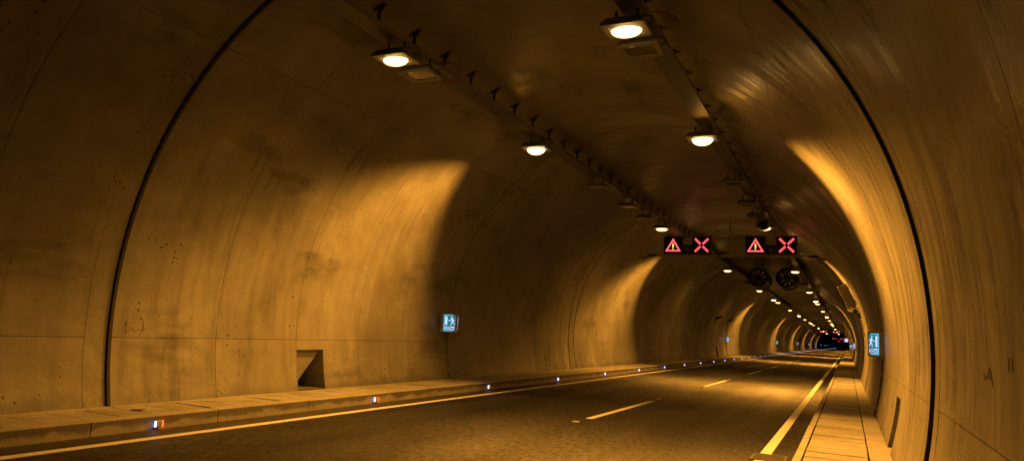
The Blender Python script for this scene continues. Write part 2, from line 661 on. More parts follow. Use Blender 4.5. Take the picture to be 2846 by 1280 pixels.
# dark sealing profile standing proud of the ring joints
prof_me = {}
for key, wdt, prd in (("big", 0.05, 0.034), ("small", 0.035, 0.012)):
    mb = MB()
    n = 110
    V = []
    for y, r in ((-wdt / 2, RAD + 0.03), (-wdt / 2, RAD - prd), (wdt / 2, RAD - prd), (wdt / 2, RAD + 0.03)):
        for i in range(n + 1):
            x, z = arc(-15.5 + 211 * i / n, r)
            V.append((x, y, z))
    for j in range(3):
        mb.add(V[j * (n + 1):(j + 2) * (n + 1)], [(i, i + 1, n + 2 + i, n + 1 + i) for i in range(n)], smooth=True)
    prof_me[key] = mb.mesh("joint_profile", M_BACK if key == "big" else M_BAND)

# formwork windows left as shallow rectangles in the wall
patch_me = {}
for side in (1, -1):
    mb = MB()
    a0, a1 = 1.7, 7.3
    for ya, yb, p0, p1 in ((0, 0.57, a0, a0 + 0.05), (0, 0.57, a1 - 0.05, a1), (0, 0.005, a0, a1), (0.565, 0.57, a0, a1)):
        V = []
        n = 4
        for y in (ya, yb):
            for i in range(n + 1):
                a = p0 + (p1 - p0) * i / n
                x, z = arc(a if side > 0 else 180 - a, RAD - 0.0025)
                V.append((x, y, z))
        mb.add(V, [(i, i + 1, n + 2 + i, n + 1 + i) for i in range(n)])
    patch_me[side] = mb.mesh("formwork_mark", simple("formwork_mark", (0.2, 0.19, 0.175), 0.8))

k = -5
while Y0 + RING * k < YFAR - 1:
    y = Y0 + RING * k
    niche = (k % 5 == 0)
    near = -1 <= k <= 5
    ring = struct(link("tunnel_lining", shell_me[niche], None, (0, y, 0)))
    if near:
        for ci in range(5):
            for bi in range(5):
                if niche and ci == 2 and bi in (0, 4):
                    link("lining_panel", panel_me['niche', bi], ring)
                else:
                    link("lining_panel", panel_me[ci, bi], ring, (0, 2.0 * 0, 0))
        link("joint_band", band_me["wide" if k == 1 else "thin"], ring)
        link("joint_profile", prof_me["big" if k == 0 else "small"], ring)
        for oy in (1.15, 4.15, 7.2):
            link("formwork_mark", patch_me[-1], ring, (0, oy, 0))
            link("formwork_mark", patch_me[1], ring, (0, oy + 0.35, 0))
    else:
        link("lining_concrete_arch", far_me[niche], ring)
    if niche:
        link("niche", niche_me[1], ring)
        link("niche", niche_me[-1], ring)
    k += 1

# ================================================================== carriageway
YB, YE = Y0 - 5 * RING + 0.5, YFAR - 1
mb = MB()
XS = [-8.55, -6.5, -4.5, -2.5, -0.58]
V = []
for y in (YB, YE):
    for x in XS:
        V.append((x, y, rz(x)))
mb.add(V, [(i, i + 1, 6 + i, 5 + i) for i in range(4)])
road = struct(mb.obj("road", M_ASPH))


def strip(name, x0, x1, ya, yb, lift=0.004):
    mb = MB()
    z = lambda x: rz(x) + lift
    t = 0.0035
    mb.add([(x0, ya, z(x0)), (x1, ya, z(x1)), (x1, yb, z(x1)), (x0, yb, z(x0)),
            (x0, ya, z(x0) - t), (x1, ya, z(x1) - t), (x1, yb, z(x1) - t), (x0, yb, z(x0) - t)],
           [(0, 1, 2, 3), (0, 4, 5, 1), (1, 5, 6, 2), (2, 6, 7, 3), (3, 7, 4, 0)])
    return mb.obj(name, M_LINE, road)


strip("edge_line", -8.0, -7.84, YB, YE)
strip("edge_line", -1.155, -1.005, YB, YE)
y = 13.15 - 12.25 * 3
dash = None
studs = None
while y < YE - 10:
    if dash is None:
        dash = strip("lane_dash", -4.475, -4.345, 0, 4.85)
        dash.location.y = y
    else:
        d = dash.copy()
        COL.objects.link(d)
        d.location.y = y
    if y < 140:
        for off in (-0.72, 5.55):
            if studs is None:
                mb = MB()
                mb.bevbox(-0.06, 0.06, -0.05, 0.05, 0, 0.022, 0.008)
                studs = mb.obj("road_stud", M_GLINT, road)
            else:
                s_ = studs.copy()
                COL.objects.link(s_)
                studs = s_
            studs.location = (-4.41, y + off, rz(-4.41) + 0.001)
    y += 12.25

# ================================================================== footways


def footway(name, kx0, kx1, sx0, sx1, wx0, wx1):
    """kerb x range, slab x range, wall-side strip x range"""
    lo, hi = min(kx0, wx1), max(kx0, wx1)
    mb = MB()
    tz = lambda x: rz(x) + 0.18
    mb.box(lo + 0.03, hi - 0.03, YB, YE, -0.35, tz(-8.9 if kx0 < -4 else 0) - 0.05)
    base = struct(mb.obj(name, M_BASE))
    # kerb stones, 2 m long near the camera, then joined
    kz0, kz1 = -0.2, tz(kx0)

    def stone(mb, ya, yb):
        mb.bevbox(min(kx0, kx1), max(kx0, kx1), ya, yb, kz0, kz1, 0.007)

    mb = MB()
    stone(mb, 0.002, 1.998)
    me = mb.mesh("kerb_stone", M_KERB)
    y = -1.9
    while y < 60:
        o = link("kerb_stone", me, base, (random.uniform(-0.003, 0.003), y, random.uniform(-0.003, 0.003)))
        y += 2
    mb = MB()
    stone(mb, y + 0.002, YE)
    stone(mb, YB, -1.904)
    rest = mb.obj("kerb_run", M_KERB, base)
    # cover slabs, half a metre each
    z1 = tz((sx0 + sx1) / 2)
    x0, x1 = min(sx0, sx1), max(sx0, sx1)
    mes = []
    for j in range(3):
        mb = MB()
        mb.bevbox(x0, x1, 0.003 + 0.007 * j, 0.496 - 0.002 * j, z1 - 0.049, z1, 0.005)
        mes.append(mb.mesh("paving_slab", M_SLAB))
    y = Y0 - 5
    n = 0
    while y < 57:
        lift = random.uniform(-0.006, 0.006)
        o = link("paving_slab", random.choice(mes), base, (random.uniform(-0.004, 0.004), y, lift))
        o.rotation_euler = (random.uniform(-0.004, 0.004), random.uniform(-0.003, 0.003), random.uniform(-0.003, 0.003))
        # rotation is about the mesh origin: keep the slab in place
        c = Vector(((x0 + x1) / 2, 0.25, z1))
        o.location = Vector((o.location.x, y, lift)) + (c - o.rotation_euler.to_matrix() @ c)
        y += 0.5
        n += 1
    mb = MB()
    yy = y
    while yy < 200:
        mb.box(x0, x1, yy + 0.004, yy + 0.497, z1 - 0.049, z1)
        yy += 0.5
    mb.box(x0, x1, yy, YE, z1 - 0.049, z1)
    mb.box(x0, x1, YB, Y0 - 5.004, z1 - 0.049, z1)
    run = mb.obj("paving_slab_run", M_SLAB, base)
    run["kind"] = "stuff"
    # in-situ strip against the wall, cut at every ring joint
    x0, x1 = min(wx0, wx1), max(wx0, wx1)
    mb = MB()
    mb.bevbox(x0, x1, 0.012, RING - 0.012, z1 - 0.045, z1 + 0.003, 0.006)
    me = mb.mesh("wall_strip", M_SLAB)
    for kk in range(-5, 70):
        link("wall_strip", me, base, (0, Y0 + RING * kk, random.uniform(-0.002, 0.002)))
    return base


footway("pavement_right", -0.63, -0.53, -0.512, 0.235, 0.253, 0.62)
footway("pavement_left", -8.49, -8.735, -8.752, -9.545, -9.562, -9.84)

# small drain cover in the left footway
t = thing("drain_cover", "small dark round drain cover in the left footway near the ring joint", "drain cover", (-9.14, 7.25, rz(-9.14) + 0.178))
mb = MB()
mb.lathe([(0.0, 0.007), (0.075, 0.007), (0.085, 0.004), (0.085, -0.01)], 20)
mb.obj("lid", M_IRON, t)
mb = MB()
mb.lathe([(0.088, -0.01), (0.088, 0.006), (0.1, 0.006), (0.1, -0.01)], 20)
mb.obj("frame", M_IRON, t)

# drain grate beside the right kerb
t = thing("drain_grate", "black iron gully grate cutting across the right white edge line", "drain grate", (-1.0, 10.86, rz(-1.0)))
mb = MB()
for a in ((-0.23, -0.2, -0.31, 0.31), (0.2, 0.23, -0.31, 0.31), (-0.2, 0.2, -0.31, -0.28), (-0.2, 0.2, 0.28, 0.31)):
    mb.box(a[0], a[1], a[2], a[3], 0.001, 0.012)
mb.obj("frame", M_IRON, t)
mb = MB()
mb.box(-0.2, 0.2, -0.28, 0.28, 0.0045, 0.0055)  # flat black sheet stands in for the shade below the bars
mb.obj("sump_shade", M_BLK, t)
mb = MB()
mb.bevbox(-0.2, 0.2, -0.011, 0.011, 0.006, 0.013, 0.002)
bar_me = mb.mesh("bar", M_LINE)
bar_me2 = bar_me.copy()
bar_me2.materials[0] = M_IRON
for i in range(13):
    link("bar", bar_me2, t, (0, -0.252 + 0.042 * i, 0))

# ================================================================== cable trays with hangers
TZ = 5.99
for side, cx in (("left", -6.56), ("right", -2.64)):
    t = thing("cable_tray", "perforated steel cable tray hung under the %s of the tunnel crown" % ("left side" if side == "left" else "right side"), "cable tray", (cx, 0, TZ))
    mb = MB()
    L = 4.99
    for a in ((-0.165, 0.165, 0.0, 0.004), (-0.165, -0.161, 0.004, 0.085), (0.161, 0.165, 0.004, 0.085), (-0.161, -0.15, 0.081, 0.085), (0.15, 0.161, 0.081, 0.085)):
        mb.box(a[0], a[1], 0, L, a[2], a[3])
    me = mb.mesh("tray_section", M_TRAY)
    y = Y0 - 20
    while y < 117:
        link("tray_section", me, t, (0, y, 0))
        y += 5
    mb = MB()
    mb.box(-0.165, 0.165, y, YE, 0, 0.085)
    mb.obj("tray_run", M_TRAY, t)
    mb = MB()
    for xx, r in ((-0.09, 0.022), (-0.03, 0.018), (0.04, 0.025), (0.1, 0.016)):
        mb.tube([(xx, Y0 - 20, 0.006 + r), (xx, 117, 0.006 + r)], r, 6)
    mb.obj("cable", M_CABL, t)
    # T-shaped hangers every metre, from the tray up to the arch
    top = CZ + math.sqrt(RAD ** 2 - (cx - CX) ** 2) - TZ
    s_ = 1 if cx < CX else -1
    tilt = math.atan((cx - CX) / math.sqrt(RAD ** 2 - (cx - CX) ** 2))
    mb = MB()
    mb.box(-0.022, 0.022, -0.02, 0.02, 0.006, top - 0.02)
    R_ = Matrix.Translation((0, 0, top - 0.006)) @ Matrix.Rotation(tilt, 4, 'Y')
    mb.box(-0.11, 0.11, -0.035, 0.035, -0.016, 0.004, M=R_)
    mb.box(-0.05, 0.05, -0.012, 0.012, -0.07, -0.016, M=R_)
    me = mb.mesh("hanger", M_DARK)
    for i in range(100):
        link("hanger", me, t, (0, -2.5 + i * 1.01, 0))
    if side == "left":
        mb = MB()
        mb.tube([(0.17, 10.2, 0.1), (0.3, 10.32, 0.1), (0.38, 10.5, 0.02), (0.3, 10.62, -0.08), (0.12, 10.5, -0.14), (0.02, 10.2, -0.16)], 0.009, 6)
        mb.tube([(0.17, 10.24, 0.12), (0.33, 10.36, 0.12), (0.42, 10.52, 0.03), (0.33, 10.66, -0.09), (0.15, 10.52, -0.16)], 0.009, 6)
        mb.obj("red_cable_loop", M_RUB, t)
    else:
        mb = MB()
        mb.tube([(0.17, 9.4, 0.1), (0.33, 9.5, 0.12), (0.45, 9.62, 0.08), (0.38, 9.72, 0.0), (0.17, 9.6, -0.02)], 0.009, 6)
        mb.tube([(0.17, 9.44, 0.11), (0.36, 9.56, 0.13), (0.48, 9.66, 0.07), (0.4, 9.78, -0.02), (0.17, 9.64, -0.04)], 0.009, 6)
        mb.obj("red_cable_loop", M_RUB, t)

# ================================================================== lamps


def lamp_light(name, power, kind, side="left"):
    """photometric distribution of a lamp: intensity by emitted direction"""
    ld = bpy.data.lights.new(name, 'POINT')
    ld.energy = power
    ld.color = SODIUM
    ld.shadow_soft_size = 0.06
    ld.use_nodes = True
    nt = ld.node_tree
    nd = nt.nodes
    em = nd["Emission"]
    g = nd.new("ShaderNodeNewGeometry")
    s = nd.new("ShaderNodeSeparateXYZ")
    nt.links.new(g.outputs["Incoming"], s.inputs[0])
    dx, dy, dz = s.outputs

    def mt(op, a, b=0.0):
        q = nd.new("ShaderNodeMath")
        q.operation = op
        for i, v in enumerate((a, b)):
            if isinstance(v, float):
                q.inputs[i].default_value = v
            else:
                nt.links.new(v, q.inputs[i])
        return q.outputs[0]

    def rp(v, a, b, lo, hi):
        q = nd.new("ShaderNodeMapRange")
        q.interpolation_type = 'SMOOTHSTEP'
        nt.links.new(v, q.inputs[0])
        for i, x in enumerate((a, b, lo, hi)):
            q.inputs[i + 1].default_value = x
        return q.outputs[0]

    down = mt('MULTIPLY', dz, -1.0)
    if kind == "counter":
        f = rp(mt('SUBTRACT', down, mt('MULTIPLY', mt('MULTIPLY', dy, dy), 0.25)), 0.0, 0.33, 0.002, 1.0)
        lim = mt('ADD', mt('MULTIPLY', mt('ABSOLUTE', dx), -0.04), mt('MULTIPLY', down, 0.42))
        f = mt('MULTIPLY', f, rp(mt('SUBTRACT', dy, lim), -0.3, 0.1, 1.0, 0.012))
        if side == "left":
            f = mt('MULTIPLY', f, rp(dy, -0.97, -0.76, 0.1, 1.0))
        else:
            f = mt('MULTIPLY', f, rp(dy, -0.99, -0.85, 0.05, 1.0))
            f = mt('MULTIPLY', f, rp(dx, -0.5, 0.4, 0.4, 1.5))
        f = mt('MULTIPLY', f, rp(dy, -0.78, 0.05, 1.0, 0.42))
        f = mt('MULTIPLY', f, rp(down, 0.6, 0.95, 1.0, 0.5))
        f = mt('MULTIPLY', f, rp(down, 0.1, 0.55, 0.6, 1.0))
    else:
        f = rp(down, 0.2, 0.65, 0.006, 1.0)
    nt.links.new(f, em.inputs["Strength"])
    return ld


L_STRONG = {"left": lamp_light("counter_beam_left", P_STRONG, "counter", "left"),
            "right": lamp_light("counter_beam_right", P_STRONG * 1.1, "counter", "right")}
L_BASE = lamp_light("symmetric_beam", P_BASE, "base")


def make_lamp(kind):
    """origin at the underside of the housing, hangs from the tray 0.28 m above"""
    t = thing("tunnel_lamp", "", "lamp", (0, 0, 0), "lamps under the cable trays")
    mb = MB()
    # tapered pan: rim frame below, smaller back above
    b, u_ = (0.30, 0.25), (0.23, 0.18)
    V = [(-b[0], -b[1], 0.0), (b[0], -b[1], 0.0), (b[0], b[1], 0.0), (-b[0], b[1], 0.0),
         (-b[0], -b[1], 0.035), (b[0], -b[1], 0.035), (b[0], b[1], 0.035), (-b[0], b[1], 0.035),
         (-u_[0], -u_[1], 0.13), (u_[0], -u_[1], 0.13), (u_[0], u_[1], 0.13), (-u_[0], u_[1], 0.13)]
    F = [(0, 1, 5, 4), (1, 2, 6, 5), (2, 3, 7, 6), (3, 0, 4, 7), (4, 5, 9, 8), (5, 6, 10, 9), (6, 7, 11, 10), (7, 4, 8, 11), (8, 9, 10, 11)]
    mb.add(V, F)
    # underside frame with a window
    i_ = (0.22, 0.16)
    V = [(-b[0], -b[1], 0.0), (b[0], -b[1], 0.0), (b[0], b[1], 0.0), (-b[0], b[1], 0.0),
         (-i_[0], -i_[1], 0.0), (i_[0], -i_[1], 0.0), (i_[0], i_[1], 0.0), (-i_[0], i_[1], 0.0),
         (-i_[0], -i_[1], 0.03), (i_[0], -i_[1], 0.03), (i_[0], i_[1], 0.03), (-i_[0], i_[1], 0.03)]
    F = [(0, 4, 5, 1), (1, 5, 6, 2), (2, 6, 7, 3), (3, 7, 4, 0), (4, 8, 9, 5), (5, 9, 10, 6), (6, 10, 11, 7), (7, 11, 8, 4)]
    mb.add(V, F)
    mb.obj("housing", M_HOUS, t)
    if kind == "off":
        mb = MB()
        mb.box(-0.217, 0.217, -0.157, 0.157, 0.012, 0.02)
        mb.obj("glass", M_GLAS, t)
        mb = MB()
        mb.bevbox(-0.11, -0.03, -0.235, -0.19, -0.012, -0.001, 0.003)
        mb.obj("rating_plate", M_GLINT, t)
    else:
        mb = MB()
        dep = 0.085 if kind == "base" else 0.13
        prof = [(math.cos(a), -math.sin(a)) for a in [math.pi / 2 * j / 6 for j in range(7)]]
        Msc = Matrix.Diagonal((0.215, 0.155, dep, 1))
        mb.lathe([(max(0.001, r), z) for r, z in prof], 28, Msc)
        mb.obj("glass", M_LENS if kind == "base" else M_LENSB, t)
        lo = link("lamp_beam", L_BASE if kind == "base" else L_STRONG["left"], t, (0, 0, -dep - 0.09))
    for s_ in (-1, 1):
        mb = MB()
        mb.box(-0.02 + 0.15 * s_, 0.02 + 0.15 * s_, -0.004, 0.004, 0.125, 0.295)
        mb.box(-0.035 + 0.15 * s_, 0.035 + 0.15 * s_, -0.05, 0.05, 0.13, 0.14)
        mb.obj("bracket", M_DARK, t)
    mb = MB()
    mb.tube([(0.26, 0.1, 0.1), (0.33, 0.14, 0.16), (0.3, 0.2, 0.26), (0.12, 0.22, 0.29)], 0.01, 6)
    mb.obj("lead", M_CABL, t)
    return t


LX = {"left": -6.5, "right": -2.72}
LZ = 5.695
ordn = ["nearest", "second", "third", "fourth", "fifth", "sixth"]
protos = {}


def put_lamp(kind, side, y, label, group=None):
    loc = (LX[side], y, LZ)
    if kind not in protos:
        o = make_lamp(kind)
        o.location = loc
        o["label"] = label
        if group:
            o["group"] = group
        protos[kind] = o
        return o
    o = dup(protos[kind], loc, label, group or "lamps under the cable trays")
    if kind == "counter":
        for c in o.children:
            if c.type == 'LIGHT':
                c.data = L_STRONG[side]
    return o


for side in ("left", "right"):
    row = side
    put_lamp("base", side, 9.05, "lit lamp with white glow nearest the camera under the %s cable tray" % row)
    put_lamp("off", side, 9.82, "unlit rectangular lamp just behind the nearest lit lamp of the %s row" % row)
    put_lamp("counter", side, 14.8, "brightest second lit lamp under the %s cable tray, glaring toward the camera" % row)
    put_lamp("off", side, 19.35, "unlit lamp under the %s tray, first beyond the brightest lamp" % row)
    put_lamp("off", side, 22.5, "unlit lamp under the %s tray, second beyond the brightest lamp" % row)
    put_lamp("off", side, 24.85, "unlit lamp under the %s tray, last before the signal gantry" % row)
    put_lamp("base", side, 27.3, "lit lamp right above the left warning triangle" if side == "left" else "lit lamp half hidden behind the horn loudspeaker")
    put_lamp("counter", side, 34.6, "lit lamp hidden behind the red cross board of the %s lane" % row)
    put_lamp("base", side, 44.3, "first lit lamp seen below the gantry in the %s row" % row)
    put_lamp("off", side, 54.2, "unlit lamp beside the jet fans under the %s tray" % row)
    put_lamp("base", side, 61.6, "lit lamp just below the jet fans in the %s row" % row)
    put_lamp("counter", side, 74.2, "brighter lamp of the close pair beyond the jet fans, %s row" % row)
    put_lamp("base", side, 79.0, "fainter lamp of the close pair beyond the jet fans, %s row" % row)
    y = 96.3
    while y < 170:
        if abs((y - 113.8) % 39.6) < 2:
            y += 17.4
            continue
        put_lamp("base", side, y, "tiny far lit lamp in the %s row, beyond the close pair" % row, "tiny far lamps of the %s row" % row)
        y += 17.4
    y = 113.8
    while y < 290:
        put_lamp("counter", side, y + 1.4, "tiny bright far lamp in the %s row that lights the walls" % row, "tiny bright far lamps of the %s row" % row)
        y += 39.6
    for y in (-8.4, -25.8):
        put_lamp("base", side, y, "lit lamp behind the camera under the %s tray" % row, "lamps behind the camera, %s row" % row)
    put_lamp("counter", side, -5.0 - 19.8, "bright lamp behind the camera under the %s tray" % row)

# ================================================================== kerb lights
mb = MB()
mb.bevbox(0.0, 0.045, -0.05, 0.05, -0.045, 0.045, 0.006)
kb = mb.mesh("body", M_KBOX)
mb = MB()
mb.box(0.008, 0.040, -0.054, -0.0495, -0.04, 0.04)
kw = mb.mesh("white_led", M_KWHT)
mb = MB()
mb.box(0.008, 0.040, 0.0495, 0.054, -0.04, 0.04)
kr = mb.mesh("red_led", M_KRED)
mb = MB()
for zz in (-0.032, 0.032):
    mb.lathe([(0.0, 0.003), (0.006, 0.003), (0.006, 0.0)], 8, Matrix.Translation((0.045, 0, zz)) @ Matrix.Rotation(math.pi / 2, 4, 'Y'))
ks = mb.mesh("screw", M_DARK)
nth = ["first", "second", "third", "fourth", "fifth", "sixth", "seventh", "eighth"]
kz = rz(-8.49) + 0.075
kl = None
for i in range(-1, 139):
    y = 7.06 + 5.0 * i
    if i < 0:
        lab, grp = "kerb light outside the picture on the left", "white and red kerb lights"
        continue
    if i < 8:
        lab = "white and red kerb light, %s from the left along the kerb" % nth[i]
        grp = "white and red kerb lights"
    else:
        lab = "tiny far kerb light in the long white row down the left kerb"
        grp = "tiny far kerb lights"
    if kl is None:
        kl = thing("kerb_light", lab, "kerb light", (-8.49, y, kz), grp)
        link("body", kb, kl)
        link("white_led", kw, kl)
        link("red_led", kr, kl)
        link("screw", ks, kl)
    else:
        dup(kl, (-8.49, y, kz), lab, grp, skip=() if i < 20 else ("screw",))

# ================================================================== emergency exit signs


def flat_text(txt, size):
    cu = bpy.data.curves.new("txt", 'FONT')
    cu.body = txt
    cu.size = size
    cu.align_x = 'CENTER'
    cu.align_y = 'CENTER'
    cu.extrude = 0.0008
    cu.offset = size * 0.018
    o = bpy.data.objects.new("txt", cu)
    COL.objects.link(o)
    bpy.context.view_layer.update()
    dg = bpy.context.evaluated_depsgraph_get()
    me = bpy.data.meshes.new_from_object(o.evaluated_get(dg))
    COL.objects.unlink(o)
    bpy.data.objects.remove(o)
    me.materials.clear()
    me.materials.append(M_INK)
    me.name = "lettering"
    return me


TXT = flat_text("205m", 0.125)


def rect(mb, x0, x1, y0, y1, z):
    mb.box(x0, x1, y0, y1, z - 0.002, z)


def stroke(mb, a, b, wd, z):
    a, b = Vector(a), Vector(b)
    d = (b - a).normalized()
    n = Vector((-d.y, d.x)) * wd / 2
    pts = []
    for c, s0 in ((b, -90), (a, 90)):
        for j in range(7):
            t = math.radians(s0 + 30 * j)
            pts.append(c + d * (math.cos(t) * wd / 2) + Vector((-d.y, d.x)) * (math.sin(t) * wd / 2))
    mb.poly([(p.x, p.y, z) for p in pts])


def sign_face_meshes(flip):
    """local x right, y up, z out of the face; running figure and doorway, doorway on -x (or +x when flip)"""
    f = -1 if flip else 1
    w2, h2 = 0.185, 0.215
    out = {}
    mb = MB()
    rect(mb, -w2, w2, -h2, h2, 0.003)
    out["rim"] = mb.mesh("lit_rim", M_RIM)
    mb = MB()
    rect(mb, -w2 + 0.012, w2 - 0.012, -h2 + 0.012, h2 - 0.012, 0.006)
    out["panel"] = mb.mesh("green_panel", M_GREEN)
    mb = MB()
    rect(mb, -0.15, 0.15, -0.185, -0.09, 0.009)
    out["plate"] = mb.mesh("distance_plate", M_WHITE)
    mb = MB()
    x0, x1 = sorted((-0.155 * f, -0.085 * f))
    rect(mb, x0, x1, -0.055, 0.17, 0.009)
    z = 0.0095
    P = lambda x, y: (x * f, y)
    # arrow shaft pieces pointing at the doorway
    x0, x1 = sorted((-0.055 * f, -0.005 * f))
    mb.poly([(x0, 0.05, z), (x1, 0.05, z), (x1, 0.075, z), (x0, 0.075, z)])
    # figure
    hd = [(0.045 * f + 0.024 * math.cos(2 * math.pi * j / 14), 0.15 + 0.024 * math.sin(2 * math.pi * j / 14), z) for j in range(14)]
    mb.poly(hd)
    for a, b, wd in (((0.065, 0.105), (0.085, 0.04), 0.05), ((0.06, 0.11), (0.02, 0.085), 0.02), ((0.02, 0.085), (0.0, 0.06), 0.017),
                     ((0.085, 0.105), (0.125, 0.08), 0.02), ((0.125, 0.08), (0.125, 0.05), 0.017),
                     ((0.085, 0.03), (0.045, 0.0), 0.028), ((0.045, 0.0), (0.03, -0.055), 0.022),
                     ((0.09, 0.03), (0.115, -0.01), 0.028), ((0.115, -0.01), (0.15, -0.035), 0.022)):
        stroke(mb, P(*a), P(*b), wd, z)
    out["pict"] = mb.mesh("running_figure", M_WHITE)
    return out


FACE = {False: sign_face_meshes(False), True: sign_face_meshes(True)}
LF, TILT = 0.46, math.radians(28)
BACKD = 0.07


def sign_body():
    """prism with two oblique faces; wall plane at x = 0, tunnel towards +x, along y"""
    mb = MB()
    a = LF * math.cos(TILT)
    d = BACKD + LF * math.sin(TILT)
    pl = [(0, -a - 0.02), (BACKD, -a - 0.02), (BACKD, -a), (d, -0.03), (d, 0.03), (BACKD, a), (BACKD, a + 0.02), (0, a + 0.02)]
    n = len(pl)
    zb, zt = -0.255, 0.255
    V = [(x, y, zb) for x, y in pl] + [(x, y, zt) for x, y in pl]
    F = [(i, (i + 1) % n, n + (i + 1) % n, n + i) for i in range(n)] + [tuple(range(n))[::-1], tuple(range(n, 2 * n))]
    mb.add(V, F)
    return mb.mesh("body", M_BOXG), a, d


SB, SA, SD = sign_body()


def exit_sign(side, y, z, label, group=None):
    s = 1 if side == "left" else -1
    ang = math.degrees(math.asin((z - 0.25 - CZ) / RAD))
    xw = CX - s * RAD * math.cos(math.radians(ang)) + s * 0.004
    t = thing("exit_sign", label, "exit sign", (xw, y, z), group or "lit emergency exit signs")
    b = link("body", SB, t)
    if s < 0:
        b.rotation_euler = (0, 0, math.pi)
    for q in (-1, 1):                                # q = -1 faces the camera
        # face centre and outward normal in the sign's frame
        ctr = Vector((s * (BACKD + (SD - BACKD) / 2), q * (SA / 2 + 0.008), 0))
        nrm = Vector((s * math.cos(TILT) , q * math.sin(TILT) , 0))
        nrm = Vector((s * SA, q * (SD - BACKD), 0)).normalized()
        upv = Vector((0, 0, 1))
        xr = upv.cross(nrm)
        M = Matrix((xr, upv, nrm)).transposed().to_4x4()
        M.translation = ctr + nrm * 0.004
        fl = (s * q) > 0
        fm = FACE[fl]
        p = link("lit_rim", fm["rim"], t)
        p.matrix_local = M
        for nm in ("panel", "plate", "pict"):
            link(fm[nm].name.split('.')[0], fm[nm], p)
        link("lettering", TXT, p, (0, -0.139, 0.0102))
    mb = MB()
    mb.box(*sorted((s * 0.0, s * 0.11)), -0.06, 0.06, -0.33, -0.256)
    mb.obj("junction_box", M_BOXG, t)
    return t, xw


for i in range(9):
    y = 17.12 + 50.0 * i
    for side, z in (("left", 1.62), ("right", 1.67)):
        if side == "right" and i > 3:
            continue
        if i == 0:
            lab = "green exit sign reading 205m on the %s wall, %s" % (side, "above a thin conduit" if side == "left" else "nearest and largest on that side")
            g = None
        elif i == 1:
            lab = "small lit exit sign on the %s wall, second from the camera" % side
            g = None
        else:
            lab = "tiny far blue lit exit sign on the %s wall" % side
            g = "tiny far exit signs, %s wall" % side
        t, xw = exit_sign(side, y, z, lab, g)
        # conduit running down the curved wall
        if i < 3:
            s = 1 if side == "left" else -1
            mb = MB()
            for off in (-0.035, 0.03):
                pts = []
                for j in range(9):
                    zz = z - 0.32 - (z - 0.32 - 0.16) * j / 8
                    a = math.asin((zz - CZ) / RAD)
                    xx = CX - s * (RAD - 0.018) * math.cos(a)
                    pts.append((xx - xw, off + 0.02 * (j / 8) ** 3, zz - z))
                mb.tube(pts, 0.012, 7)
            mb.obj("conduit", M_STEEL if side == "left" else M_DARK, t)
            for zz in (1.05, 0.72, 0.36):
                a = math.asin((zz - CZ) / RAD)
                xx = CX - s * (RAD - 0.02) * math.cos(a) - xw
                mb = MB()
                mb.box(xx - 0.015, xx + 0.015, -0.055, 0.06, zz - z - 0.008, zz - z + 0.008)
                mb.obj("clip", M_GLINT, t)

# ================================================================== lane signal gantries
BW = 0.83


def board_meshes():
    mb = MB()
    mb.bevbox(-BW / 2, BW / 2, 0.0, 0.22, 0.0, 0.81, 0.01)
    hous = mb.mesh("housing", M_BLK)
    mb = MB()
    for a in ((-BW / 2, BW / 2, 0.0, 0.022), (-BW / 2, BW / 2, 0.788, 0.81), (-BW / 2, -BW / 2 + 0.022, 0.022, 0.788), (BW / 2 - 0.022, BW / 2, 0.022, 0.788)):
        mb.box(a[0], a[1], -0.03, -0.001, a[2], a[3])
    fr = mb.mesh("frame", M_FRAME)

    def dots(lines, r, step, skip=None):
        mb = MB()
        for (ax, az), (bx, bz) in lines:
            L = math.hypot(bx - ax, bz - az)
            n = max(1, round(L / step))
            for i in range(n + 1):
                x, z = ax + (bx - ax) * i / n, az + (bz - az) * i / n
                if skip and math.hypot(x - skip[0], z - skip[1]) < skip[2]:
                    continue
                mb.lathe([(0.001, 0.012), (r * 0.8, 0.008), (r, 0.0)], 6, Matrix.Translation((x, -0.001, z)) @ Matrix.Rotation(math.pi / 2, 4, 'X'))
        return mb

    h = 0.27
    off = 0.019
    cross = []
    for s_ in (1, -1):
        for o in (-off, off):
            # two parallel rows of dots for each arm
            cross.append(((-h * s_ + o * s_, 0.405 - h - o), (h * s_ + o * s_, 0.405 + h - o)))
    mb = dots(cross, 0.0175, 0.042, (0, 0.405, 0.055))
    cr = mb.mesh("red_cross", M_RED)
    A, B, C = (0.0, 0.68), (-0.32, 0.14), (0.32, 0.14)
    a, b, c = (0.0, 0.615), (-0.262, 0.172), (0.262, 0.172)
    mb = dots([(A, B), (B, C), (C, A), (a, b), (b, c), (c, a)], 0.0165, 0.04)
    tr = mb.mesh("red_triangle", M_RED)
    mb = dots([((-0.014, 0.46), (-0.014, 0.3)), ((0.014, 0.46), (0.014, 0.3)), ((-0.014, 0.225), (0.014, 0.225))], 0.019, 0.03)
    ex = mb.mesh("exclamation_mark", M_YEL)
    return hous, fr, cr, tr, ex


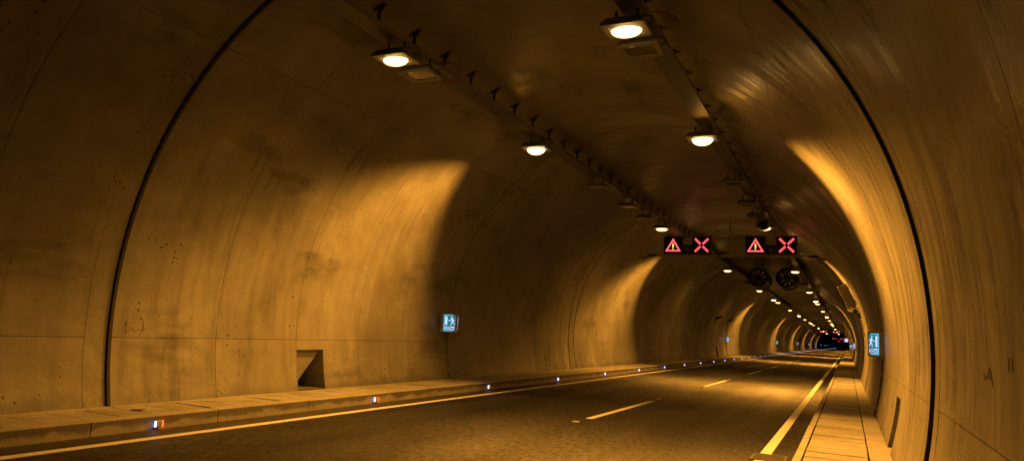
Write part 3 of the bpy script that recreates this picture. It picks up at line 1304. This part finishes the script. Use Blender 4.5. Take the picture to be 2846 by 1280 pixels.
HB, FB, CB, TB, EB = board_meshes()
GZ = 5.21
for gi, gy in enumerate((31.6, 229.0, 430.0, 640.0)):
    far = gi > 0
    nm = ["near", "second", "third", "farthest"][gi]
    t = thing("signal_gantry", "thin dark beam across the tunnel carrying the %s row of lane signals" % nm, "gantry", (0, gy + 0.12, GZ))
    mb = MB()
    zt = GZ - 0.035
    xl = CX - math.sqrt(RAD ** 2 - (zt - CZ) ** 2)
    xr = CX + math.sqrt(RAD ** 2 - (zt - CZ) ** 2)
    mb.box(xl + 0.35, xr - 0.35, -0.04, 0.04, -0.075, -0.005)
    mb.obj("beam", M_STEEL, t)
    zt2 = GZ + 0.76
    xl2 = CX - math.sqrt(RAD ** 2 - (zt2 - CZ) ** 2)
    xr2 = CX + math.sqrt(RAD ** 2 - (zt2 - CZ) ** 2)
    mb = MB()
    mb.box(xl2 + 0.1, xr2 - 0.1, 0.12, 0.16, 0.74, 0.78)
    mb.obj("upper_rail", M_STEEL, t)
    for xe, s_ in ((xl, 1), (xr, -1)):
        mb = MB()
        mb.tube([(xe + s_ * -0.02, -0.1, -0.2), (xe + s_ * 0.4, 0.0, -0.04)], 0.03, 8)
        mb.box(*sorted((xe + s_ * 0.28, xe + s_ * 0.62)), -0.06, 0.06, -0.09, 0.0)
        mb.obj("wall_bracket", M_DARK, t)
    for xx in (-6.65, -4.6, -2.6):
        ztop = CZ + math.sqrt(RAD ** 2 - (xx - CX) ** 2)
        mb = MB()
        mb.box(xx - 0.02, xx + 0.02, 0.17, 0.21, -0.02, ztop - GZ + 0.01)
        mb.obj("drop_rod", M_STEEL, t)
    for bx, kind, lane in ((-7.0, "warn", "left"), (-5.755, "cross", "left"), (-3.51, "warn", "right"), (-2.275, "cross", "right")):
        what = "warning triangle board with exclamation mark" if kind == "warn" else "red cross board"
        lab = "lit %s over the %s lane, %s gantry" % (what, lane, nm)
        b = thing("lane_signal", lab, "signal board", (bx, gy, GZ), "lane signals on the gantries")
        link("housing", HB, b)
        link("frame", FB, b)
        if kind == "warn":
            link("red_triangle", TB, b)
            link("exclamation_mark", EB, b)
        else:
            link("red_cross", CB, b)
    if not far:
        for bx, lane in ((-6.375, "left"), (-2.905, "right")):
            b = thing("traffic_light", "small unlit black signal box between the triangle and cross boards, %s lane" % lane, "signal box", (bx, gy + 0.05, GZ))
            mb = MB()
            mb.bevbox(-0.19, 0.19, 0, 0.18, 0.0, 0.42, 0.012)
            mb.obj("housing", M_BLK, b)
            mb = MB()
            mb.lathe([(0.12, 0.0), (0.12, 0.06), (0.1, 0.06), (0.1, 0.0), (0.0, 0.005)], 20, Matrix.Translation((0, -0.001, 0.21)) @ Matrix.Rotation(math.pi / 2, 4, 'X'))
            mb.obj("lens", M_GLAS, b)
            mb = MB()
            mb.box(-0.03, 0.03, -0.01, -0.002, 0.03, 0.05)
            mb.obj("plate", M_GLINT, b)

# ================================================================== jet fans
for fx, lab in ((-5.35, "left"), (-3.6, "right")):
    t = thing("jet_fan", "dark round jet fan hung from the crown, %s one of the pair" % lab, "jet fan", (fx, 49.6, 5.8))
    RX = Matrix.Rotation(-math.pi / 2, 4, 'X')
    mb = MB()
    # casing with a bell-mouth towards the camera
    mb.lathe([(0.52, 0.02), (0.5, 0.0), (0.55, -0.02), (0.62, 0.0), (0.645, 0.05), (0.62, 0.12), (0.6, 0.3), (0.6, 3.0), (0.645, 3.1), (0.62, 3.15), (0.52, 3.1)], 36, RX)
    mb.lathe([(0.52, 0.02), (0.5, 0.35), (0.5, 2.8), (0.52, 3.1)], 36, RX)
    mb.obj("casing", M_DARK, t)
    mb = MB()
    mb.lathe([(0.001, 0.1), (0.1, 0.12), (0.17, 0.2), (0.19, 0.3), (0.19, 0.9), (0.001, 0.92)], 24, RX)
    mb.obj("hub", M_DARK, t)
    for kx in range(9):
        a = 2 * math.pi * kx / 9 + (0.2 if lab == "left" else 0)
        mb = MB()
        Mr = Matrix.Rotation(a, 4, 'Y')
        V = []
        for r, ch, tw in ((0.18, 0.06, 0.9), (0.34, 0.075, 0.6), (0.49, 0.085, 0.4)):
            for s_ in (-1, 1):
                V.append(Mr @ Vector((r, 0.42 + s_ * ch * math.sin(tw) / 2, s_ * ch * math.cos(tw))))
        mb.add(V, [(0, 1, 3, 2), (2, 3, 5, 4)])
        mb.add([v + Vector((0, 0.008, 0)) for v in V], [(0, 2, 3, 1), (2, 4, 5, 3)])
        mb.obj("blade", M_DARK, t)
    for yy in (0.5, 2.6):
        mb = MB()
        ztop = CZ + math.sqrt(RAD ** 2 - (abs(fx - CX) + 0.35) ** 2) - 5.8
        for sx in (-0.3, 0.3):
            mb.box(sx - 0.03, sx + 0.03, yy - 0.04, yy + 0.04, 0.5, ztop + 0.06)
        mb.box(-0.34, 0.34, yy - 0.05, yy + 0.05, 0.56, 0.63)
        mb.obj("mounting_bracket", M_DARK, t)
    mb = MB()
    mb.tube([(0.5, 0.9, 0.35), (0.68, 0.7, 0.45), (0.75, 0.5, 0.62), (0.6, 0.5, 0.8)], 0.02, 6)
    mb.obj("cable", M_CABL, t)

# ================================================================== horn loudspeaker under the right tray
t = thing("loudspeaker", "round horn loudspeaker hanging from the right cable tray above the signals", "loudspeaker", (-2.63, 25.95, 5.66))
RX = Matrix.Rotation(-math.pi / 2, 4, 'X')
mb = MB()
mb.lathe([(0.235, 0.0), (0.245, 0.012), (0.235, 0.03), (0.17, 0.12), (0.11, 0.24), (0.08, 0.36)], 32, RX)
mb.lathe([(0.235, 0.0), (0.21, 0.01), (0.14, 0.09), (0.085, 0.2), (0.05, 0.3), (0.0, 0.3)], 32, RX)
mb.obj("horn", M_BOXG, t)
mb = MB()
mb.lathe([(0.001, 0.06), (0.045, 0.08), (0.06, 0.14), (0.06, 0.25)], 20, RX)
mb.obj("horn_core", M_DARK, t)
mb = MB()
mb.lathe([(0.09, 0.36), (0.11, 0.38), (0.11, 0.56), (0.09, 0.6), (0.0, 0.6)], 24, RX)
mb.obj("driver", M_BOXG, t)
mb = MB()
mb.box(-0.02, 0.02, 0.28, 0.33, 0.05, 0.335)
mb.box(-0.13, 0.13, 0.28, 0.33, 0.1, 0.12)
mb.obj("bracket", M_DARK, t)
mb = MB()
mb.tube([(0.1, 0.5, 0.0), (0.3, 0.4, -0.02), (0.36, 0.3, 0.14), (0.3, 0.3, 0.28), (0.14, 0.3, 0.32)], 0.012, 6)
mb.obj("cable", M_CABL, t)

# ================================================================== wall cameras


def wall_camera(side, y, z, label):
    s = 1 if side == "left" else -1
    a = math.asin((z - CZ) / RAD)
    xw = CX - s * RAD * math.cos(a)
    t = thing("wall_camera", label, "camera", (xw, y, z), "cameras on the walls")
    mb = MB()
    mb.tube([(0, 0, -0.1), (s * 0.2, 0, -0.02), (s * 0.3, 0, 0.0)], 0.025, 8)
    mb.box(*sorted((s * -0.03, s * 0.04)), -0.08, 0.08, -0.22, 0.0)
    mb.obj("arm", M_DARK, t)
    mb = MB()
    mb.bevbox(-0.09, 0.09, -0.28, 0.2, -0.06, 0.08, 0.015, M=Matrix.Translation((s * 0.3, 0, 0.08)) @ Matrix.Rotation(-s * 0.5, 4, 'Z') @ Matrix.Rotation(0.15, 4, 'X'))
    mb.obj("body", M_DARK, t)
    mb = MB()
    mb.box(-0.12, 0.12, -0.34, 0.22, 0.085, 0.1, M=Matrix.Translation((s * 0.3, 0, 0.08)) @ Matrix.Rotation(-s * 0.5, 4, 'Z') @ Matrix.Rotation(0.15, 4, 'X'))
    mb.obj("sunshield", M_DARK, t)
    return t, xw


c1, xw1 = wall_camera("left", 59.4, 3.25, "left of two dark cameras high on the left wall beyond the gantry")
c2, xw2 = wall_camera("left", 65.9, 3.25, "right of two dark cameras on the left wall above an exit sign")
mb = MB()
mb.tube([(0.02, 0, -0.25), (0.02, -6.5, -0.25)], 0.018, 6)
pts = []
for j in range(9):
    zz = 3.0 - 1.1 * j / 8
    a = math.asin((zz - CZ) / RAD)
    pts.append((CX - (RAD - 0.02) * math.cos(a) - xw2, 0.0 + 1.2 * (j / 8), zz - 3.25))
mb.tube(pts, 0.018, 6)
mb.obj("conduit", M_DARK, c2)
wall_camera("right", 33.2, 3.0, "small dark camera on the right wall below the grey sign box")

# ================================================================== grey sign box on the right wall
aa = 25.0
bx_, bz_ = arc(aa, RAD - 0.002)
t = thing("sign_box", "tall grey sign box fixed edge-on high on the right wall", "sign box", (bx_, 32.6, bz_), rot=(0, -math.radians(aa), 0))
mb = MB()
mb.bevbox(-0.38, -0.03, -0.1, 0.1, -0.48, 0.48, 0.012)
mb.obj("casing", M_FRAME, t)
mb = MB()
mb.box(-0.39, -0.381, -0.09, 0.09, -0.47, 0.47)  # paler strip paints in the light caught by this side of the box
mb.obj("painted_light_edge", M_HOUS, t)
for zz in (-0.3, 0.3):
    mb = MB()
    mb.box(-0.03, 0.015, -0.06, 0.06, zz - 0.05, zz + 0.05)
    mb.obj("bracket", M_DARK, t)
mb = MB()
pts = []
for j in range(8):
    a = 19 - 13 * j / 7
    q = arc(a, RAD - 0.02)
    v = Matrix.Rotation(math.radians(aa), 3, 'Y') @ Vector((q[0] - bx_, 0.12, q[1] - bz_))
    pts.append(tuple(v))
mb.tube(pts, 0.014, 6)
mb.obj("conduit", M_DARK, t)

# ================================================================== far lit sign on the right wall
q = arc(23, RAD)
t = thing("lit_sign", "tiny pale violet lit sign far down the right side of the tunnel", "sign", (q[0] - 0.62, 255.0, q[1] + 0.02))
mb = MB()
mb.bevbox(-0.55, 0.55, 0.0, 0.2, -0.55, 0.55, 0.02)
mb.obj("casing", M_BOXG, t)
mb = MB()
mb.box(-0.48, 0.48, -0.012, -0.002, -0.48, 0.48)
mb.obj("lit_face", M_WHITE, t)
mb = MB()
mb.box(0.5, 0.8, 0.06, 0.14, -0.05, 0.05)
mb.obj("bracket", M_DARK, t)

# ================================================================== pen scribbles on the lining


def scribble(label, side, strokes, width=0.012):
    mb = MB()
    for st in strokes:
        P = []
        for y, z in st:
            a = math.asin((z - CZ) / RAD)
            x = CX - side * (RAD - 0.0025) * math.cos(a)
            P.append(Vector((x, y, z)))
        for p, q_ in zip(P, P[1:]):
            d = (q_ - p).normalized()
            n = d.cross(Vector((side, 0, 0))).normalized() * width / 2
            i = Vector((side * 0.0015, 0, 0))
            mb.add([p - n, p + n, q_ + n, q_ - n, p - n + i, p + n + i, q_ + n + i, q_ - n + i],
                   [(0, 1, 2, 3), (4, 7, 6, 5), (0, 4, 5, 1), (2, 6, 7, 3), (1, 5, 6, 2), (0, 3, 7, 4)])
    o = mb.obj("scribble", M_SCRIB)
    tag(o, label, "graffiti")


scribble("faint pen scribble like a 1 and a bracket on the left wall", 1,
         [[(7.40, 1.25), (7.45, 1.36), (7.455, 1.22), (7.43, 1.17), (7.50, 1.22), (7.54, 1.27), (7.57, 1.24), (7.6, 1.2)],
          [(7.72, 1.4), (7.745, 1.3), (7.73, 1.2), (7.67, 1.13)], [(7.57, 1.2), (7.66, 1.23), (7.8, 1.25)]], 0.006)
scribble("two short black strokes like an 11 on the right wall", -1, [[(4.03, 1.575), (4.022, 1.51)], [(3.955, 1.58), (3.945, 1.515)]], 0.014)
scribble("jagged black pen marks on the right wall beside the strokes", -1,
         [[(4.715, 1.49), (4.70, 1.45), (4.64, 1.47), (4.57, 1.5), (4.56, 1.45), (4.54, 1.52), (4.52, 1.46), (4.5, 1.5), (4.48, 1.45), (4.45, 1.43)]], 0.012)
